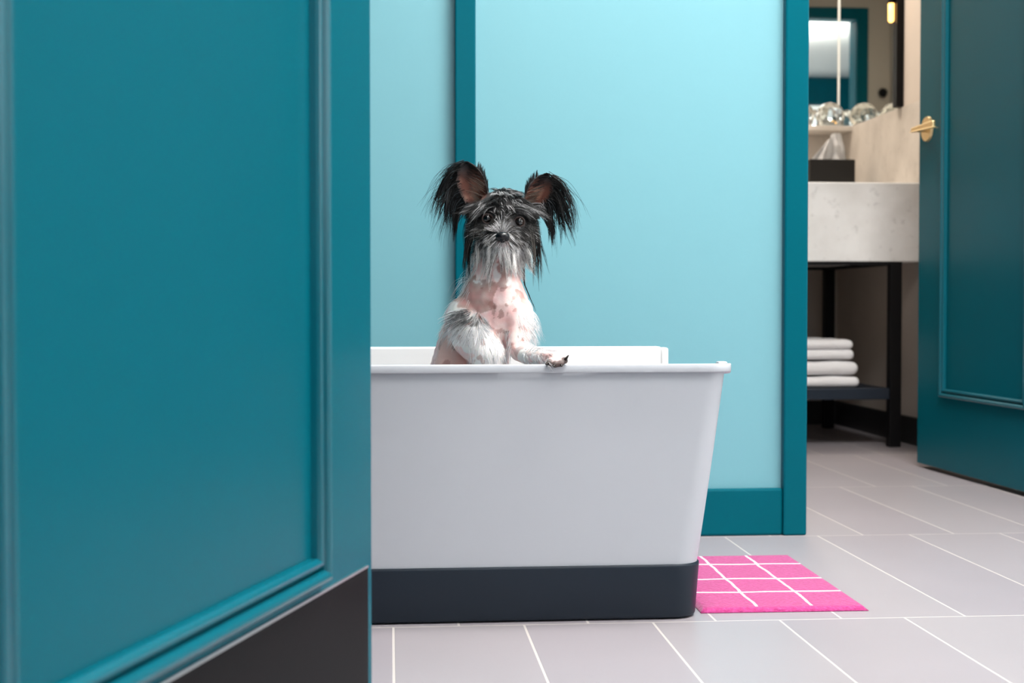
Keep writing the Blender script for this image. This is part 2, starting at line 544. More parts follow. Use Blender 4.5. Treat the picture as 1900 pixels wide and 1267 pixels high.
for p in sb.data.polygons: p.use_smooth = abs(p.normal.z) < 0.5
bm = bmesh.new()
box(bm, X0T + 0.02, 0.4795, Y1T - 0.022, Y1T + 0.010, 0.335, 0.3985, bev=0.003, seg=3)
lid = obj('back_rail', bm, M['lit_white'], tub)
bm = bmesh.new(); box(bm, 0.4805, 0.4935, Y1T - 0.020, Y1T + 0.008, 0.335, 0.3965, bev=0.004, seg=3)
obj('rail_end_cap', bm, M['lit_white'], lid)
bm = bmesh.new(); box(bm, 0.482, 0.496, 2.062, 2.079, 0.3845, 0.3895, bev=0.002)
obj('rim_catch', bm, M['white'], tub)


# ------------------------------------------------------------ bath mat
def mat_material():
    m, N, L, b = new_mat('pink_tufted_cotton')
    tc = N.new('ShaderNodeTexCoord')
    sp = N.new('ShaderNodeSeparateXYZ')
    nz = N.new('ShaderNodeTexNoise'); nz.inputs['Scale'].default_value = 9; nz.inputs['Detail'].default_value = 3
    L.new(tc.outputs['Object'], nz.inputs['Vector'])
    wob = N.new('ShaderNodeVectorMath'); wob.operation = 'MULTIPLY_ADD'
    sub = N.new('ShaderNodeVectorMath'); sub.operation = 'SUBTRACT'
    L.new(nz.outputs['Color'], sub.inputs[0]); sub.inputs[1].default_value = (0.5, 0.5, 0.5)
    L.new(sub.outputs[0], wob.inputs[0]); wob.inputs[1].default_value = (0.016, 0.014, 0); L.new(tc.outputs['Object'], wob.inputs[2])
    L.new(wob.outputs[0], sp.inputs[0])

    def line(sock, pos, half):
        s = N.new('ShaderNodeMath'); s.operation = 'SUBTRACT'; L.new(sock, s.inputs[0]); s.inputs[1].default_value = pos
        a = N.new('ShaderNodeMath'); a.operation = 'ABSOLUTE'; L.new(s.outputs[0], a.inputs[0])
        c = N.new('ShaderNodeMath'); c.operation = 'LESS_THAN'; L.new(a.outputs[0], c.inputs[0]); c.inputs[1].default_value = half
        return c.outputs[0]

    def mx(a, c):
        n = N.new('ShaderNodeMath'); n.operation = 'MAXIMUM'; L.new(a, n.inputs[0]); L.new(c, n.inputs[1]); return n.outputs[0]

    s = None
    for x in (0.090, 0.178, 0.266): # object space starts at the mat's left front corner
        l_ = line(sp.outputs['X'], x - 0.178 + 0.178, 0.0024); s = l_ if s is None else mx(s, l_)
    for y in (0.123, 0.233, 0.366): s = mx(s, line(sp.outputs['Y'], y, 0.0042))
    # the border is plain
    sp2 = N.new('ShaderNodeSeparateXYZ'); L.new(tc.outputs['Object'], sp2.inputs[0])
    for sock, op, lim in ((sp2.outputs['Y'], 'GREATER_THAN', 0.014), (sp2.outputs['X'], 'LESS_THAN', 0.338)):
        g = N.new('ShaderNodeMath'); g.operation = op; L.new(sock, g.inputs[0]); g.inputs[1].default_value = lim
        q = N.new('ShaderNodeMath'); q.operation = 'MULTIPLY'; L.new(s, q.inputs[0]); L.new(g.outputs[0], q.inputs[1]); s = q.outputs[0]
    n2 = N.new('ShaderNodeTexNoise'); n2.inputs['Scale'].default_value = 170; n2.inputs['Detail'].default_value = 5
    L.new(tc.outputs['Object'], n2.inputs['Vector'])
    r = N.new('ShaderNodeValToRGB')
    r.color_ramp.elements[0].position = 0.3; r.color_ramp.elements[0].color = (0.41, 0.020, 0.155, 1)
    r.color_ramp.elements[1].position = 0.7; r.color_ramp.elements[1].color = (0.53, 0.058, 0.26, 1)
    L.new(n2.outputs['Fac'], r.inputs['Fac'])
    m2 = N.new('ShaderNodeMix'); m2.data_type = 'RGBA'
    L.new(s, m2.inputs['Factor']); L.new(r.outputs['Color'], m2.inputs['A']); m2.inputs['B'].default_value = (0.92, 0.74, 0.82, 1)
    L.new(m2.outputs['Result'], b.inputs['Base Color'])
    b.inputs['Roughness'].default_value = 0.95
    b.inputs['Sheen Weight'].default_value = 0.3
    bp = N.new('ShaderNodeBump'); bp.inputs['Strength'].default_value = 0.9; bp.inputs['Distance'].default_value = 0.003
    L.new(n2.outputs['Fac'], bp.inputs['Height']); L.new(bp.outputs['Normal'], b.inputs['Normal'])
    return m


M['mat'] = mat_material()
bm = bmesh.new()
W_, L_, th = 0.262, 0.461, 0.0055
nx, ny = 40, 60
ox = 0.0
grid = []
for j in range(ny + 1):
    row = []
    for i in range(nx + 1):
        x = W_ * i / nx; y = L_ * j / ny
        e = min(x, W_ - x, y, L_ - y)
        z = th * math.sqrt(max(0.0, 1 - (1 - min(1, e / 0.008)) ** 2)) + 0.001
        z += 0.0012 * noise.noise(Vector((x * 12, y * 12, 3))) * min(1, e / 0.02)
        row.append(bm.verts.new((x, y, z)))
    grid.append(row)
for j in range(ny):
    for i in range(nx):
        bm.faces.new((grid[j][i], grid[j][i + 1], grid[j + 1][i + 1], grid[j + 1][i]))
und = {}
edge = [grid[0][i] for i in range(nx + 1)] + [grid[j][nx] for j in range(1, ny + 1)] + [grid[ny][i] for i in range(nx - 1, -1, -1)] + [grid[j][0] for j in range(ny - 1, 0, -1)]
low = [bm.verts.new((v.co.x, v.co.y, 0.0)) for v in edge]
n = len(edge)
for i in range(n):
    bm.faces.new((edge[i], edge[(i + 1) % n], low[(i + 1) % n], low[i]))
bm.faces.new(low)
th_ = radians(-0.9)
for v in bm.verts: v.co.x += 0.0
mo = obj('bath_mat', bm, M['mat'], smooth=True, origin=(0, 0, 0))
mo.location = (0.474, 2.136, 0.0004)
mo.rotation_euler = (0, 0, th_)
tag(mo, 'hot pink tufted bath mat with a white grid beside the tub', 'bath mat')

# ------------------------------------------------------------ vanity and what stands on and under it
VY = 4.562
van = empty('bathroom_vanity', (1.3, 4.9, 0))
tag(van, 'pale concrete vanity counter on a black metal frame with an open shelf', 'vanity')
bm = bmesh.new(); box(bm, 0.80, BXR - 0.001, VY, BYB - 0.001, 0.612, 0.872, bev=0.004)
obj('counter', bm, M['pale_concrete'], van)
for x in (0.84, 1.662):
    for y in (VY + 0.02, 5.29):
        bm = bmesh.new(); box(bm, x - 0.019, x + 0.019, y - 0.019, y + 0.019, 0.0005, 0.604, bev=0.002)
        obj('leg', bm, M['black'], van)
bm = bmesh.new()
box(bm, 0.82, 1.681, VY + 0.002, VY + 0.038, 0.602, 0.612); box(bm, 0.82, 1.681, 5.272, 5.308, 0.602, 0.612)
box(bm, 1.644, 1.680, VY + 0.038, 5.272, 0.602, 0.612)
obj('top_rail', bm, M['black'], van)
bm = bmesh.new(); box(bm, 0.85, 1.6435, VY + 0.006, 5.28, 0.158, 0.196, bev=0.003)
obj('shelf', bm, M['navy'], van)

spl = empty('splashback', (1.4, 5.4, 0.8725))
tag(spl, 'concrete splashback with a narrow ledge under the mirrors', 'splashback')
bm = bmesh.new(); box(bm, 0.80, BXR - 0.001, 5.44, BYB - 0.001, 0.8725, 1.13, bev=0.002)
obj('back_panel', bm, M['concrete'], spl)
bm = bmesh.new(); box(bm, 0.80, BXR - 0.001, 5.300, BYB - 0.001, 1.1305, 1.150, bev=0.002)
obj('ledge', bm, M['concrete'], spl)
bm = bmesh.new(); box(bm, BXR - 0.006, BXR - 0.001, 4.3, 5.2995, 0.8725, 1.150, bev=0.001)
box(bm, BXR - 0.006, BXR - 0.001, 5.2995, 5.4395, 0.8725, 1.130)
obj('side_panel', bm, M['concrete'], spl)

# mirrors: one on the back wall above the ledge, one on the side wall, meeting in the corner
mb = empty('wall_mirror', (1.3, BYB, 1.151))
tag(mb, 'frameless mirror above the ledge on the wall behind the vanity', 'mirror')
obj('mirror_glass', BX(0.85, BXR - 0.004, BYB - 0.004, BYB - 0.0005, 1.151, 2.25), M['mirror'], mb)
ms = empty('wall_mirror', (BXR, 5.1, 1.151))
tag(ms, 'mirror with a black edge on the side wall next to the amber bulb', 'mirror')
obj('mirror_glass', BX(BXR - 0.004, BXR - 0.0005, 4.815, BYB - 0.005, 1.151, 2.25), M['mirror'], ms)
obj('frame', BX(BXR - 0.026, BXR - 0.0005, 4.775, 4.814, 1.151, 2.25, bev=0.002), M['black'], ms)
bm = bmesh.new(); box(bm, BXR - 0.0065, BXR - 0.0005, BYB - 0.011, BYB - 0.0045, 1.151, 2.25)
obj('corner_strip', bm, M['white_wall'], ms)

sc_ = empty('wall_sconce', (1.734, 4.80, 1.43))
tag(sc_, 'small amber tube lamp glowing on the black mirror edge', 'lamp')
bm = bmesh.new(); cyl(bm, (1.722, 4.80, 1.452), (1.722, 4.80, 1.505), 0.010, 0.010, 20)
ball(bm, (1.722, 4.80, 1.505), 0.010); ball(bm, (1.722, 4.80, 1.452), 0.010)
obj('bulb', bm, M['bulb'], sc_, smooth=True)
bm = bmesh.new(); cyl(bm, (1.722, 4.80, 1.508), (1.722, 4.80, 1.56), 0.012, 0.012, 20); box(bm, 1.722, 1.735, 4.792, 4.808, 1.535, 1.551)
obj('socket', bm, M['black'], sc_)


def faceted_globe(x, y, r, label):
    t = bmesh.new()
    bmesh.ops.create_icosphere(t, subdivisions=2, radius=r)
    for v in list(t.verts):
        v.co.z = max(v.co.z, -r * 0.78)
    bm = bmesh.new(); merge(bm, t, Matrix.Translation((x, y, 1.1505 + r * 0.78)))
    o = obj('glass_globe', bm, M['glass'])
    return tag(o, label, 'ornament', 'faceted glass globes on the ledge')


for x, r, l_ in ((1.690, 0.056, 'faceted clear glass globe on the ledge nearest the mirror corner'),
                 (1.572, 0.056, 'faceted clear glass globe on the ledge against the door casing'),
                 (1.455, 0.056, 'faceted clear glass globe on the ledge hidden behind the casing')):
    faceted_globe(x, 5.375, r, l_)

# tissue box
tb = empty('tissue_box', (1.583, 5.06, 0.8725))
tag(tb, 'charcoal tissue box with a white tissue on the vanity counter', 'tissue box')
bm = bmesh.new(); box(bm, 1.500, 1.666, 5.0, 5.13, 0.8725, 0.992, bev=0.003)
obj('cover', bm, M['box'], tb)
bm = bmesh.new()
rows = []
for j in range(15):
    v = j / 14
    row = []
    for i in range(25):
        u = i / 24 - 0.5
        w = 0.165 * (1 - 0.78 * v ** 1.3) + 0.01
        x = 1.572 + u * w + 0.030 * v
        z = 0.985 + 0.108 * v - 0.06 * abs(u) * (1 - v) - (0.035 * max(0, -u) * 2 * v)
        y = 5.06 + 0.018 * sin(u * 17 + v * 2.0) * (1 - 0.4 * v) + 0.012 * noise.noise(Vector((u * 6, v * 4, 1)))
        row.append(Vector((x, y, z)))
    rows.append(row)
vv = [[bm.verts.new(p) for p in r_] for r_ in rows]
for a, c in zip(vv, vv[1:]):
    for i in range(24): bm.faces.new((a[i], a[i + 1], c[i + 1], c[i]))
bmesh.ops.solidify(bm, geom=bm.faces[:], thickness=0.0012)
obj('tissue', bm, M['tissue'], tb, smooth=True)


# towels: each a folded stack of terry layers
def towel(z0, z1, x1, layers, label, sd):
    bm = bmesh.new()
    lh = (z1 - z0) / layers
    for k in range(layers):
        a, c = z0 + lh * k, z0 + lh * (k + 1)
        x_r = x1 - (0.006 if k % 2 else 0.0)
        t = bmesh.new()
        box(t, x_r - 0.26, x_r, VY + 0.02, VY + 0.38, a + 0.0008, c - 0.0004, bev=lh * 0.46, seg=6)
        bmesh.ops.subdivide_edges(t, edges=[e for e in t.edges if e.calc_length() > 0.1], cuts=9, use_grid_fill=True)
        for v in t.verts:
            n_ = noise.noise_vector(v.co * 14 + Vector((sd, k * 3, 0)))
            up_ = (v.co.z - a) / lh
            v.co += Vector((n_.x * 0.004, n_.y * 0.003, (n_.z * 0.0035 - 0.0012) * (up_ if k == layers - 1 else up_ * 0.3)))
        merge(bm, t)
    o = obj('folded_towel', bm, M['towel'], smooth=True)
    return tag(o, label, 'towel', 'white towels on the vanity shelf')


towel(0.1975, 0.235, 1.548, 1, 'folded white towel at the bottom of the shelf stack', 1)
towel(0.2385, 0.286, 1.545, 1, 'folded white towel in the middle of the shelf stack', 5)
towel(0.2895, 0.357, 1.532, 2, 'folded white towel on top of the shelf stack', 9)

# what the mirror picks up: hook, far cabinet and curtain
hk = empty('robe_hook', (0.70, WI + 0.008, 1.68))
tag(hk, 'round black robe hook seen in the mirror', 'hook')
bm = bmesh.new(); cyl(bm, (0.70, WI + 0.0085, 1.68), (0.70, WI + 0.030, 1.68), 0.008, 0.008, 16); ball(bm, (0.70, WI + 0.040, 1.68), 0.026)
obj('knob', bm, M['black'], hk, smooth=True)
dn = empty('downlight', (1.2, 4.85, 2.27)); tag(dn, 'small warm ceiling light seen at the top of the mirror', 'lamp')
bm = bmesh.new(); cyl(bm, (1.2, 4.85, 2.285), (1.2, 4.85, 2.2995), 0.07, 0.08, 32)
obj('trim_ring', bm, M['white_wall'], dn)

# ------------------------------------------------------------ the dog
DOG_O = Vector((0.15, 2.28, 0.042))
dog = empty('dog', DOG_O)
tag(dog, 'small crested dog with long black ear hair and spotted pink skin sitting in the tub', 'dog')
VOX = 0.0021
src = bmesh.new()


def chain(pts, step=0.35):
    """pts: (px, py, y, radius) - a tapered run of balls along a bone"""
    P = [(D(a, b_, y), r) for a, b_, y, r in pts]
    for (p, r), (q, s) in zip(P, P[1:]):
        n_ = max(2, int((q - p).length / (min(r, s) * step)) + 1)
        for i in range(n_ + 1):
            f = i / n_
            ball(src, p.lerp(q, f), r + (s - r) * f, u=16, v=10)


# trunk, seated: rump behind and low, chest towards the camera
chain([(872, 968, 2.375, .066), (868, 820, 2.355, .064), (868, 700, 2.335, .066), (880, 640, 2.30, .060), (903, 590, 2.262, .0565), (914, 555, 2.250, .0500), (919, 522, 2.248, .0415), (923, 490, 2.248, .0370), (930, 455, 2.250, .0360)])
chain([(930, 600, 2.245, .042), (935, 565, 2.236, .040), (928, 530, 2.236, .034)])
# left shoulder and straight foreleg standing in the tub
chain([(868, 590, 2.245, .036), (878, 625, 2.225, .035), (905, 660, 2.205, .029), (908, 720, 2.205, .023), (908, 850, 2.20, .018), (908, 960, 2.195, .0155), (908, 1058, 2.195, .0150), (910, 1066, 2.172, .0165)])
# thigh and haunch on the far left
chain([(848, 640, 2.275, .030), (842, 690, 2.27, .033), (838, 780, 2.265, .034), (842, 900, 2.275, .040), (848, 1000, 2.235, .028), (852, 1056, 2.215, .0175), (854, 1064, 2.165, .0165)])
chain([(905, 880, 2.32, .046), (932, 1000, 2.265, .028), (938, 1056, 2.235, .0175), (940, 1064, 2.185, .0165)])
chain([(880, 1000, 2.425, .018), (915, 1025, 2.452, .011), (960, 1022, 2.455, .007)])
# right foreleg: shoulder, elbow, forearm out to the rim, paw over it
chain([(955, 580, 2.225, .030), (966, 605, 2.21, .022), (962, 636, 2.195, .0165), (964, 652, 2.185, .0155), (985, 662, 2.140, .0135), (1008, 662, 2.085, .0105), (1024, 664, 2.066, .0095), (1034, 665, 2.058, .0092)])
TOES = [(1019, 673, 2.048), (1030, 676, 2.0445), (1040, 675, 2.0445), (1048, 669, 2.048)]
for i, (a, b_, y) in enumerate(TOES):
    chain([(1026 + 3 * i, 667, 2.060, .0062), (a, b_, y, .0052)])
# head: cranium, brow, cheeks, muzzle, jaw
HC = D(932, 404, 2.238)
for (a, b_, y, r, sx, sy, sz) in ((932, 404, 2.240, .0445, 1.06, 1.0, 0.98), (932, 392, 2.226, .034, 1.15, .9, .85), (905, 428, 2.222, .024, 1, 1, 1.1), (960, 430, 2.222, .024, 1, 1, 1.1),
                                (932, 425, 2.205, .024, 1.0, 1.0, 1.0)):
    ball(src, D(a, b_, y), r, sx, sy, sz, u=20, v=14)
chain([(932, 428, 2.20, .0215), (933, 441, 2.178, .0150), (933, 446, 2.170, .0125)])
chain([(922, 448, 2.182, .0125), (932, 452, 2.184, .012), (944, 449, 2.182, .0125)])
chain([(931, 455, 2.21, .020), (931, 462, 2.185, .0125)])


# ears: cupped leaves
class Ear:
    def __init__(s, bx, by, tx, ty, wl, wr, yb, yt, lean):
        s.B = D(bx, by, yb); s.T = D(tx, ty, yt); s.wl, s.wr = wl, wr
        s.ax = (s.T - s.B)
        s.len = s.ax.length
        s.up = s.ax.normalized()
        f = Vector((lean, -1, 0.0)); f = (f - s.up * f.dot(s.up)).normalized()
        s.fw = f
        s.sd = s.up.cross(f).normalized()          # towards image right when f looks at the camera
        if s.sd.x < 0: s.sd = -s.sd

    def width(s, t):
        return (0.62 + 1.5 * t - 1.35 * t * t) * math.sqrt(max(0.0, 1 - max(0, (t - 0.45) / 0.55) ** 2.6)) if t < 1 else 0.0

    def pt(s, t, u, off=0.0):
        w = (s.wr if u > 0 else s.wl) * s.width(t)
        cup = 0.020 * (0.5 + 0.5 * (1 - t)) * (u * u) - 0.010 * (1 - t)
        bend = 0.014 * t * t
        return s.B + s.up * (s.len * t) + s.sd * (u * w) + s.fw * (cup + bend + off)


EARS = [Ear(893, 388, 865, 300, .0235, .0215, 2.245, 2.245, -0.25), Ear(979, 390, 1012, 322, .0195, .0205, 2.245, 2.245, 0.25)]
for e in EARS:
    nt, nu = 18, 12
    for_f = [[src.verts.new(e.pt(min(.999, t / nt), u / nu * 2 - 1, .0027)) for u in range(nu + 1)] for t in range(nt + 1)]
    for_b = [[src.verts.new(e.pt(min(.999, t / nt), u / nu * 2 - 1, -.0027)) for u in range(nu + 1)] for t in range(nt + 1)]
    for t in range(nt):
        for u in range(nu):
            src.faces.new((for_f[t][u], for_f[t][u + 1], for_f[t + 1][u + 1], for_f[t + 1][u]))
            src.faces.new((for_b[t][u], for_b[t + 1][u], for_b[t + 1][u + 1], for_b[t][u + 1]))
        for u in (0, nu):
            q = (for_f[t][u], for_f[t + 1][u], for_b[t + 1][u], for_b[t][u])
            src.faces.new(q if u == 0 else q[::-1])
    for t in (0, nt):
        for u in range(nu):
            q = (for_f[t][u], for_b[t][u], for_b[t][u + 1], for_f[t][u + 1])
            src.faces.new(q if t == 0 else q[::-1])
bmesh.ops.recalc_face_normals(src, faces=src.faces)
me0 = bpy.data.meshes.new('dog_source'); src.to_mesh(me0); src.free()
tmp = bpy.data.objects.new('dog_source', me0); COL.objects.link(tmp)
rm = tmp.modifiers.new('r', 'REMESH'); rm.mode = 'VOXEL'; rm.voxel_size = VOX
sm = tmp.modifiers.new('s', 'SMOOTH'); sm.factor = 0.5; sm.iterations = 5
dg = bpy.context.evaluated_depsgraph_get()
body_me = bpy.data.meshes.new_from_object(tmp.evaluated_get(dg))
bpy.data.objects.remove(tmp); bpy.data.meshes.remove(me0)

# coat markings, placed as blotches in the dog's own space
PINK = Vector((0.86, 0.53, 0.51)); PALE = Vector((0.92, 0.80, 0.77)); ROSE = Vector((0.36, 0.15, 0.125)); BROWN = Vector((0.30, 0.15, 0.11))
WHITE = Vector((0.90, 0.88, 0.865)); DARK = Vector((0.020, 0.018, 0.019)); EARIN = Vector((0.17, 0.062, 0.042)); TAN = Vector((0.72, 0.44, 0.38))


def nz3(p, f, sd=0.0):
    p = p * f + Vector((sd, sd * 1.7, -sd))
    return Vector((noise.noise(p), noise.noise(p + Vector((31, 0, 0))), noise.noise(p + Vector((0, 47, 0)))))


def blot(p, c, r):
    return smooth01(1.6 - 1.6 * (Vector(p) - c).length / r)


BROWNS = [(D(a, b_, y), r) for a, b_, y, r in ((930, 498, 2.2, .020), (918, 512, 2.2, .014), (872, 548, 2.21, .034), (858, 560, 2.23, .030), (897, 560, 2.2, .022), (890, 578, 2.19, .022), (928, 525, 2.2, .020), (905, 538, 2.2, .018), (868, 523, 2.22, .026),
                                              (910, 596, 2.195, .012), (925, 594, 2.195, .011), (938, 553, 2.19, .014), (967, 640, 2.19, .016), (978, 650, 2.16, .012), (940, 610, 2.2, .012),
                                              (962, 612, 2.19, .010), (880, 645, 2.2, .014), (865, 640, 2.22, .014), (845, 640, 2.25, .016), (970, 553, 2.2, .012), (893, 660, 2.18, .010))]
WHITES = [(D(a, b_, y), r) for a, b_, y, r in ((840, 585, 2.23, .030), (868, 622, 2.20, .042), (900, 630, 2.18, .038), (915, 665, 2.18, .040), (878, 526, 2.21, .012), (985, 655, 2.15, .030), (980, 610, 2.2, .026), (1010, 664, 2.11, .028), (903, 502, 2.20, .018), (950, 508, 2.20, .016), (908, 740, 2.2, .06))]
DARKS = [(D(a, b_, y), r) for a, b_, y, r in ((866, 583, 2.20, .017), (852, 588, 2.21, .013), (880, 588, 2.19, .011))]
TANS = [(D(a, b_, y), r) for a, b_, y, r in ((825, 655, 2.25, .040), (842, 670, 2.24, .034), (830, 700, 2.25, .04))]
PAWC = D(1036, 671, 2.054)
ca = body_me.color_attributes.new('coat', 'FLOAT_COLOR', 'POINT')
bvn = [v.normal.copy() for v in body_me.vertices]
for v in body_me.vertices:
    p = v.co
    nz = noise.noise(p * 46) * 0.5 + noise.noise(p * 110) * 0.3
    q = p + Vector((noise.noise(p * 40), noise.noise(p * 40 + Vector((9, 0, 0))), noise.noise(p * 40 + Vector((0, 9, 0))))) * 0.015 + nz3(p, 125, 3) * 0.007
    c = PINK.lerp(PALE, smooth01(0.5 + nz))
    k = max(blot(q, a, r) for a, r in TANS); c = c.lerp(TAN, 0.8 * k)
    k = max(blot(q, a, r) for a, r in BROWNS); c = c.lerp(ROSE.lerp(BROWN, smooth01(0.5 + 2.5 * nz)), (0.62 + 0.25 * noise.noise(p * 90)) * smooth01((k - 0.28 + 0.35 * noise.noise(p * 85)) * 5))
    k = max(blot(q, a, r) for a, r in WHITES); c = c.lerp(WHITE, 0.9 * smooth01((k - 0.2) * 3))
    k = max(blot(q, a, r) for a, r in DARKS); c = c.lerp(Vector((0.10, 0.085, 0.08)), 0.85 * smooth01(k * 1.5))
    # pigment speckle
    if noise.noise(p * 60 + Vector((4, 4, 4))) > 0.34 and p.z < 0.50: c = c.lerp(ROSE, 0.5)
    # head is dark, the underside of the jaw pale
    hd = smooth01((p.z - D(930, 470, 2.24).z) / 0.02)
    face = DARK.lerp(Vector((0.06, 0.056, 0.056)), smooth01(0.5 + nz * 1.5))
    c = c.lerp(face, hd)
    jaw = blot(p, D(931, 466, 2.19), 0.03) * smooth01((D(932, 453, 2.19).z - p.z) / 0.006)
    c = c.lerp(Vector((0.55, 0.38, 0.35)), jaw)
    for e in EARS:
        d = p - e.B; t = d.dot(e.up) / e.len; u = d.dot(e.sd)
        if 0.02 < t < 1.1 and abs(u) < 0.04 and abs(d.dot(e.fw)) < 0.035:
            w = max(0.004, (e.wr if u > 0 else e.wl) * e.width(min(.99, t)))
            if v.normal.dot(e.fw) > 0.0:
                kk = smooth01((1.0 - abs(u) / w) * 2.5) * smooth01((0.92 - t) * 3.0) * smooth01((t - 0.14) * 8)
                base = EARIN.lerp(Vector((0.52, 0.28, 0.20)), smooth01(0.45 + 1.8 * noise.noise(p * 55)) * (1 - t))
                c = c.lerp(base, kk)
            elif t > 0.1:
                c = c.lerp(DARK, 0.8)
    pw = smooth01(2.2 * max(blot(p, D(a, b_ + 1.5, y), 0.0085) for a, b_, y in TOES))
    c = c.lerp(Vector((0.035, 0.022, 0.018)), 0.9 * pw)
    ca.data[v.index].color = (c.x, c.y, c.z, 1)
BVH = BVHTree.FromPolygons([v.co.copy() for v in body_me.vertices], [tuple(p.vertices) for p in body_me.polygons])
BV = [(v.co.copy(), bvn[v.index]) for v in body_me.vertices]
BPX = [PJ(p) for p, n_ in BV]
body = mobj('body', body_me, M['skin'], dog, smooth=True, origin=DOG_O)

for a, b_, y, nm in ((904.5, 405.5, 2.2, 'eye'), (963.5, 411.5, 2.2, 'eye')):
    r = (D(a, b_, 2.0) - CAMP).normalized()
    hit = BVH.ray_cast(CAMP, r)[0]
    bm = bmesh.new(); ball(bm, hit + r * 0.0002, 0.0077, u=28, v=20)
    e_ = obj(nm, bm, M['iris'], dog, smooth=True)
    bm = bmesh.new(); ball(bm, hit - r * 0.0005, 0.0077, u=28, v=20)
    for v in list(bm.verts):
        if (v.co - (hit - r * 0.0005)).normalized().dot(-r) < 0.60: bm.verts.remove(v)
    obj('pupil', bm, M['eye'], e_, smooth=True)
    bm = bmesh.new()
    ce = hit + r * 0.0002 - r * 0.0042
    ux = RGT; uz = ux.cross(r).normalized()
    ring = []
    for k in range(28):
        an = 2 * pi * k / 28
        rad_ = ux * cos(an) * 0.0080 + uz * sin(an) * 0.0073
        ring.append([ce + rad_ + (rad_.normalized() * cos(2 * pi * q / 8) - r * sin(2 * pi * q / 8)) * 0.0011 for q in range(8)])
    loft(bm, ring + [ring[0]])
    bmesh.ops.remove_doubles(bm, verts=bm.verts, dist=1e-6)
    obj('eyelid', bm, M['lid'], e_, smooth=True)
bm = bmesh.new()
nc = D(932.5, 438.5, 2.1575)
for (dx, dy, dz, r, sx, sy, sz) in ((0, 0, 0, .0092, 1.18, .8, .76), (-.0052, .001, -.0025, .0052, 1, .9, .95), (.0052, .001, -.0025, .0052, 1, .9, .95), (0, -.0005, -.005, .0050, .9, .8, 1.0)):
    ball(bm, nc + Vector((dx, dy, dz)), r, sx, sy, sz)
obj('nose', bm, M['nose'], dog, smooth=True)
CL = [((1017, 674, 2.045), (1012, 676, 2.041)), ((1029, 678, 2.042), (1027, 681, 2.039)), ((1041, 677, 2.042), (1043, 680, 2.039)), ((1049, 667, 2.045), (1055, 659, 2.041))]
for i, (a, c) in enumerate(CL):
    bm = bmesh.new(); cyl(bm, D(*a), D(*c), 0.0026, 0.0006, 10)
    obj('claw', bm, M['claw'], dog, smooth=True)


# ---- hair: every lock is a tapered three-sided strand, one mesh per tuft of coat
class Hair:
    def __init__(s): s.v, s.f, s.c = [], [], []

    def strand(s, pts, r0, col, tip=None):
        k = len(pts); b0 = len(s.v)
        tip = tip or col
        for i, p in enumerate(pts):
            d = (pts[min(i + 1, k - 1)] - pts[max(i - 1, 0)])
            if d.length < 1e-7: d = Vector((0, 0, 1))
            d.normalize()
            a = d.cross(Vector((0.31, -0.9, 0.2))); a = a.normalized() if a.length > 1e-4 else d.orthogonal().normalized()
            b2 = d.cross(a)
            r = r0 * (1 - 0.85 * (i / (k - 1)) ** 1.5)
            f = i / (k - 1)
            cc = [col[j] + (tip[j] - col[j]) * f for j in range(3)] + [1.0]
            for q in range(3):
                an = 2 * pi * q / 3
                s.v.append(p + a * (r * cos(an)) + b2 * (r * sin(an))); s.c.append(cc)
        for i in range(k - 1):
            for q in range(3):
                x = b0 + i * 3 + q; y = b0 + i * 3 + (q + 1) % 3
                s.f.append((x, y, y + 3, x + 3))

    def build(s, name, label=None):
        me = bpy.data.meshes.new(name)
        me.from_pydata([tuple(p) for p in s.v], [], s.f)
        at = me.color_attributes.new('hair_colour', 'FLOAT_COLOR', 'POINT')
        flat = [x for c in s.c for x in c]
        at.data.foreach_set('color', flat)
        o = mobj(name, me, M['hair'], dog, smooth=True, origin=DOG_O)
        if label: o['label'] = label
        return o


def lock(H, p, d, length, steps, grav, n_, spread, r, colf, pinch=0.8, curl=0.25, keep=0.0, sd=0.0, lift=0.0):
    """a pointed lock: n_ strands round one guide, drawn together towards the tip"""
    g = grow(p, d, length, steps, grav, curl, keep, sd, lift)
    for i in range(n_):
        o = Vector((random.gauss(0, 1), random.gauss(0, 1), random.gauss(0, 1))) * spread
        cut = random.uniform(0.72, 1.0)
        pts = []
        for k in range(steps + 1):
            f = k / steps
            t = f * cut * steps; a = min(int(t), steps - 1)
            q = g[a].lerp(g[a + 1], t - a)
            pts.append(q + o * (1 - pinch * f) + nz3(q + o * 30, 40, sd) * (0.0035 * f * curl))
        H.strand(pts, r, colf())


def grow(p, d, length, steps, grav, curl=0.25, keep=0.0012, sd=0.0, lift=0.0):
    pts = [p.copy()]; d = d.normalized(); st = length / steps
    for i in range(steps):
        d = (d + Vector((0, 0, -grav)) + nz3(p, 55, sd) * curl * 0.5).normalized()
        p = p + d * st
        if keep:
            h = BVH.find_nearest(p)
            if h[0] is not None:
                off = p - h[0]
                if off.dot(h[1]) < keep + lift * i:
                    p = h[0] + h[1] * (keep + lift * i)
                    d = (p - pts[-1]).normalized() if (p - pts[-1]).length > 1e-5 else d
        pts.append(p.copy())
    return pts


def roots(cond, n_):
    """random surface points whose vertex passes cond(px, py, co, normal)"""
    c = [i for i, (p, n2) in enumerate(BV) if cond(BPX[i][0], BPX[i][1], p, n2)]
    if not c: return []
    return [BV[random.choice(c)] for _ in range(n_)]


def grey(lo, hi, tint=(1, 1, 1.02)):
    g = random.uniform(lo, hi)
    return [g * tint[0], g * tint[1], g * tint[2]]


def pick(p, f, darkp, lightp, bias=0.0):
    """streaky mix of dark and light hairs"""
    n_ = noise.noise(p * f) + random.uniform(-0.45, 0.45) + bias
    return grey(*lightp) if n_ > 0 else grey(*darkp)


